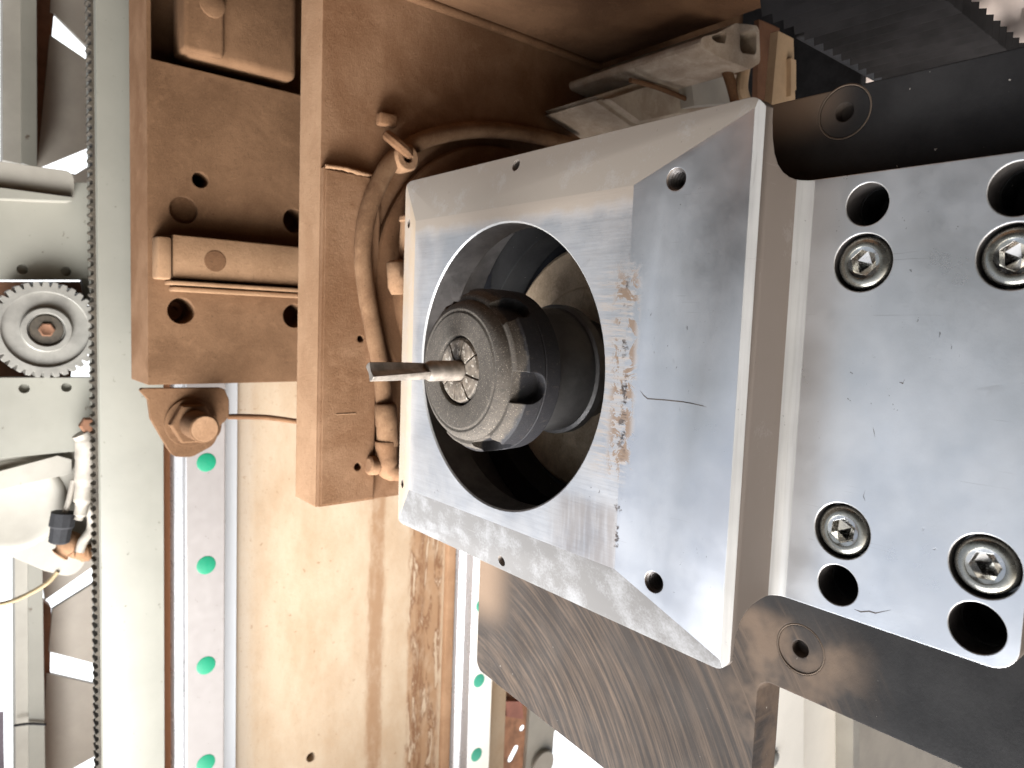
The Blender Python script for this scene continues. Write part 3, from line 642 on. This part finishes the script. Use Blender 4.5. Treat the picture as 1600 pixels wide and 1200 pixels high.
obj('oil_tube', tube([at(x, y, 1, 284) for x, y in ((128, 676), (135, 690), (134, 730), (130, 770), (126, 800), (122, 812))], [5.5, 5.8, 5.4, 4.6, 3.4, 2.2], 12, sub=8), mPVC, lub, 60)
obj('thin_tube', tube([at(x, y, 1, 286) for x, y in ((115, 750), (108, 780), (100, 806))], 1.5, 8), mPVC, lub, 60)
v = at(97, 824, 1, 288)
obj('plug', lathe(v+Vector((1, 0, 9)), (-.15, 0, -1), [(0, 4), (.5, 6.4), (8, 6.6), (9, 5.6), (17, 5.4), (18, 4)], 10), mRubber, lub, 30)
obj('return_tube', tube([at(x, y, 1, 287) for x, y in ((133, 785), (142, 800), (143, 825), (130, 845), (124, 862))], 2.6, 10), mPVC, lub, 60)
obj('bolt_head', lathe(at(138, 664, 1, 284), (0, -1, 0), [(0, 5), (4, 5), (4.6, 4)], 6), mDeep, lub, 30)
wire = [at(x, y, 1, 300) for x, y in ((90, 893), (75, 910), (45, 928), (10, 942), (-30, 948))]
tag(obj('signal_cable', tube(wire, 1.3, 8), mWire, None, 60), 'amber cable drooping to the left below the motor', 'cable')
# lattice behind the motor plates
YT = 420
def post(px, label, y0=YT-20, y1=YT):
    t = thing('lattice_post', at(*px[0], 1, y0), label, 'post', 'posts of the lattice')
    obj('tube', prism(1, pl(1, y0, px), y0, y1), mCreamD, t, 30); return t
p1 = post([(4, -60), (55, -60), (57, 262), (4, 250)], 'cream lattice post above the angle bracket')
obj('edge_strip', prism(1, pl(1, YT-24, [(33, -60), (57, -60), (58, 262), (34, 255)]), YT-24, YT-20.1), mCream, p1)
p2 = post([(23, 850), (66, 850), (72, 1300), (25, 1300)], 'cream lattice post below the motor with a dark tie round it')
obj('edge_strip', prism(1, pl(1, YT-24, [(44, 850), (66, 850), (72, 1300), (46, 1300)]), YT-24, YT-20.1), mCream, p2)
obj('tie', tube([at(x, y, 1, YT-26) for x, y in ((22, 1134), (45, 1131), (72, 1132))], .9, 8), mRubber, p2)
t = thing('lattice_post', at(68, -40, 1, YT), 'narrow dark post between the lattice webs and the upper cream post', 'post', 'posts of the lattice')
obj('tube', prism(1, pl(1, YT+1, [(55, -60), (92, -60), (62, 262), (56, 262)]), YT+1, YT+12), mDeep, t)
t = thing('lattice_post', at(68, 1200, 1, YT), 'narrow dark post beside the lower lattice webs', 'post', 'posts of the lattice')
obj('tube', prism(1, pl(1, YT+1, [(66, 938), (80, 950), (74, 1300), (66, 1300)]), YT+1, YT+12), mDeep, t)
webs = [([(84, -60), (160, -60), (160, 97), (86, 22), (78, 18)], 'grey lattice web at the top edge'),
        ([(78, 54), (160, 110), (160, 222), (62, 262), (58, 262)], 'tall grey lattice web above the angle bracket'),
        ([(75, 265), (118, 272), (160, 246), (160, 300), (75, 300)], 'grey lattice web right of the angle bracket end'),
        ([(60, 850), (160, 850), (160, 875), (70, 938)], 'grey lattice web under the motor'),
        ([(82, 952), (160, 903), (160, 1040), (76, 1018)], 'grey lattice web between the two lower gaps'),
        ([(73, 1052), (160, 1072), (160, 1175), (112, 1202), (72, 1300), (60, 1300)], 'grey lattice web at the bottom edge')]
for px, lab in webs:
    t = thing('lattice_web', at(*px[0], 1, YT), lab, 'lattice web', 'grey webs of the lattice')
    obj('sheet', prism(1, pl(1, YT, px), YT, YT+4), mGrey, t)
# cloth hanging far behind on the left
bm = bmesh.new(); g = []
for i in range(22):
    row = []
    for j in range(16):
        row.append(bm.verts.new((-330+i*12, 760+6*math.sin(i*.9+j*.3)+4*math.sin(j*1.1), -760+j*22)))
    g.append(row)
for i in range(21):
    for j in range(15): bm.faces.new((g[i][j], g[i+1][j], g[i+1][j+1], g[i][j+1]))
bmesh.ops.delete(bm, geom=[v for v in bm.verts if v.co.z > at(10, 1065, 1, 760).z or v.co.x > at(24, 1130, 1, 760).x], context='VERTS')
tag(obj('hanging_cloth', bm, mCloth, None, 60), 'folded purple-grey cloth at the lower left behind the lattice post', 'cloth')
# ------------------------------------------------------------------ upper right: profile, posts, bellows, quilt
ex = thing('aluminium_profile', (146, 60, 140), 'dusty hollow aluminium profile ending above the bracket corner', 'profile')
ep = rpoly(pl(1, 20, [(1078, 62), (1120, 52), (1150, 36), (1186, 40), (1188, 98), (1172, 108), (1128, 92)]), [3, 3, 3, 3, 3, 2, 8], 4)
h1 = rpoly(pl(1, 20, [(1156, 46), (1182, 46), (1182, 86), (1156, 82)]), 2.6, 4); h2 = rpoly(pl(1, 20, [(1108, 58), (1137, 48), (1133, 68), (1120, 66)]), 1.2, 3)
bm = boolean(prism(1, ep, 20, 99.7), [prism(1, h1, 10, 80), prism(1, h2, 10, 80)])
obj('extrusion', bm, mDustGrey, ex, 30)
bm = prism(1, pl(1, 60, [(930, 150), (1100, 95), (1160, 110), (1140, 170), (1000, 200)]), 60, 99.6)
pb = thing('padded_cover', (140, 80, 110), 'grey-brown dusty folded cover under the hollow profile', 'cover')
bmesh.ops.bevel(bm, geom=list(bm.edges), offset=3, segments=3, affect='EDGES'); obj('fold', bm, mDustGrey, pb, 40)
obj('seam', tube([at(x, y, 1, 57) for x, y in ((985, 125), (1030, 138), (1075, 156))], 1.2, 8), mBrown2, pb)
pv = at(1110, 130, 1, 55)
obj('tab', prism(1, pl(1, 52, [(1080, 126), (1135, 112), (1150, 160), (1085, 165)]), 52, 60.1), mGrey, pb)
wp = thing('wooden_post', (165, 0, 130), 'pale wooden post standing behind the black plate', 'post')
obj('post', prism(1, pl(1, -5, [(1216, 48), (1240, 60), (1243, 170), (1205, 170)]), -5, -1.5), mWood, wp)
obj('side_cleat', prism(1, pl(1, -7, [(1236, 90), (1244, 94), (1244, 140), (1236, 150)]), -7, -4.9), mWood, wp)
dp = thing('steel_post', (160, 20, 130), 'dark rusty post between the profile end and the wooden post', 'post')
obj('post', prism(1, pl(1, 60, [(1186, 30), (1218, 44), (1212, 180), (1182, 180)]), 60, 63), mDeep, dp)
obj('pipe', tube([at(x, y, 1, 30) for x, y in ((1130, 96), (1142, 130), (1152, 170))], 2.5, 10), mBrown2, dp)
obj('second_pipe', tube([at(x, y, 1, 26) for x, y in ((1165, 100), (1160, 140), (1172, 175))], 2.6, 10), mWood, dp)
be = thing('pleated_bellows', (150, -60, 130), 'black pleated bellows cover running back above the black plate', 'bellows')
bm = bmesh.new(); N = 74; rows = []
for k in range(N):
    x = 60+k*3.2; o = 2.0 if k % 2 else -1.6
    rows.append([bm.verts.new((x, -83.5-o, 112-o)), bm.verts.new((x, -44+o*.3, 112-o)), bm.verts.new((x, -44, 117)), bm.verts.new((x, -83.5-o, 117))])
for a, b in zip(rows, rows[1:]):
    for k in range(4): bm.faces.new((a[k], a[(k+1) % 4], b[(k+1) % 4], b[k]))
bm.faces.new(rows[0]); bm.faces.new(rows[-1])
obj('pleats', bm, mBellow, be)
ru = thing('rubber_shield', (120, -20, 105), 'dark rubber flap hanging behind the upper black plate', 'flap')
obj('flap', box(150, 300, -40, -4, 138, 146, 1), mRubber, ru)
obj('back_sheet', box(262, 268, 20, 98, 60, 240, 1), mRubber, ru)
bm = bmesh.new(); g = []
for i in range(60):
    row = []
    for j in range(40):
        y = -330+i*7.5; z = 120+j*9
        q = (math.sin((z+.35*y)*.085)); row.append(bm.verts.new((420-14*abs(q)+2*math.sin(i*1.7+j*.6)+1.3*math.sin(i*2.9), y, z)))
    g.append(row)
for i in range(59):
    for j in range(39): bm.faces.new((g[i][j], g[i+1][j], g[i+1][j+1], g[i][j+1]))
tag(obj('quilted_sheet', bm, mSheet, None, 60), 'pale quilted sheet beyond the bellows at the upper right', 'sheet')
# ------------------------------------------------------------------ lower right behind the black plate
cb = thing('control_box', (240, 30, -240), 'cream sheet-metal box seen through the slot below the black plate', 'box')
obj('front_panel', prism(1, pl(1, 30, [(1176, 1040), (1256, 1040), (1256, 1300), (1176, 1300)]), 30, 60), mWhite, cb)
obj('side_panel', prism(1, pl(1, 38, [(1256.5, 1040), (1335, 1080), (1335, 1300), (1256.5, 1300)]), 38, 60), mWhite, cb)
obj('edge_strip', prism(1, pl(1, 26, [(1333, 1040), (1343, 1040), (1343, 1300), (1333, 1300)]), 26, 60), mCreamD, cb)
for px, py in ((1192, 1150), (1208, 1185)):
    obj('screw', lathe(at(px, py, 1, 30), (0, -1, 0), [(0, 4.6), (1.4, 4.2), (2, 2.5), (2, 0)], 20), mGear, cb, 40)
gw = thing('grey_panel', (500, 80, -300), 'plain grey sheet panel behind the black bar at the lower right', 'panel')
obj('sheet', prism(1, pl(1, 90, [(1343, 1040), (1640, 1040), (1640, 1320), (1343, 1320)]), 90, 94), mGrey, gw)
rb = thing('red_bracket', (240, 290, -300), 'red-brown steel bracket with a slot and a round hole below the black plate', 'bracket')
YR = 290
bm = prism(1, pl(1, YR, [(784, 1060), (850, 1060), (836, 1110), (820, 1210), (800, 1300), (775, 1300)]), YR, YR+1.2)
c1 = at(816, 1138, 1, YR); a = at(806, 1170, 1, YR); b = at(798, 1186, 1, YR)
sl = bmesh.new(); 
d = Vector((b.x-a.x, 0, b.z-a.z)).normalized(); nn = Vector((-d.z, 0, d.x)); sp = []
for k in range(9): q = math.pi*k/8; sp.append(a+nn*3.2*math.cos(q)-d*3.2*math.sin(q))
for k in range(9): q = math.pi*k/8; sp.append(b-nn*3.2*math.cos(q)+d*3.2*math.sin(q))
sl = prism(1, [(p.x, p.z) for p in sp], YR-5, YR+12)
bm = boolean(bm, [cyl((c1.x, YR-5, c1.z), (0, 1, 0), 0, 20, 2.9, 20), sl])
obj('plate', bm, mRust, rb)
obj('block', prism(1, pl(1, YR-5, [(790, 1096), (816, 1096), (818, 1124), (792, 1120)]), YR-5, YR+.1), mRed, rb)
sp_ = thing('end_cap', (280, 285, -320), 'pale cast end cap with a round grey boss below the black plate', 'casting')
obj('casting', prism(1, pl(1, 286, [(832, 1060), (900, 1080), (866, 1145), (862, 1200), (830, 1300), (812, 1300), (822, 1190)]), 286, 292), mCreamD, sp_)
obj('boss', lathe(at(846, 1192, 1, 286), (0, -1, 0), [(0, 13), (3, 13), (4, 12), (4, 0)], 40), mGrey, sp_, 40)
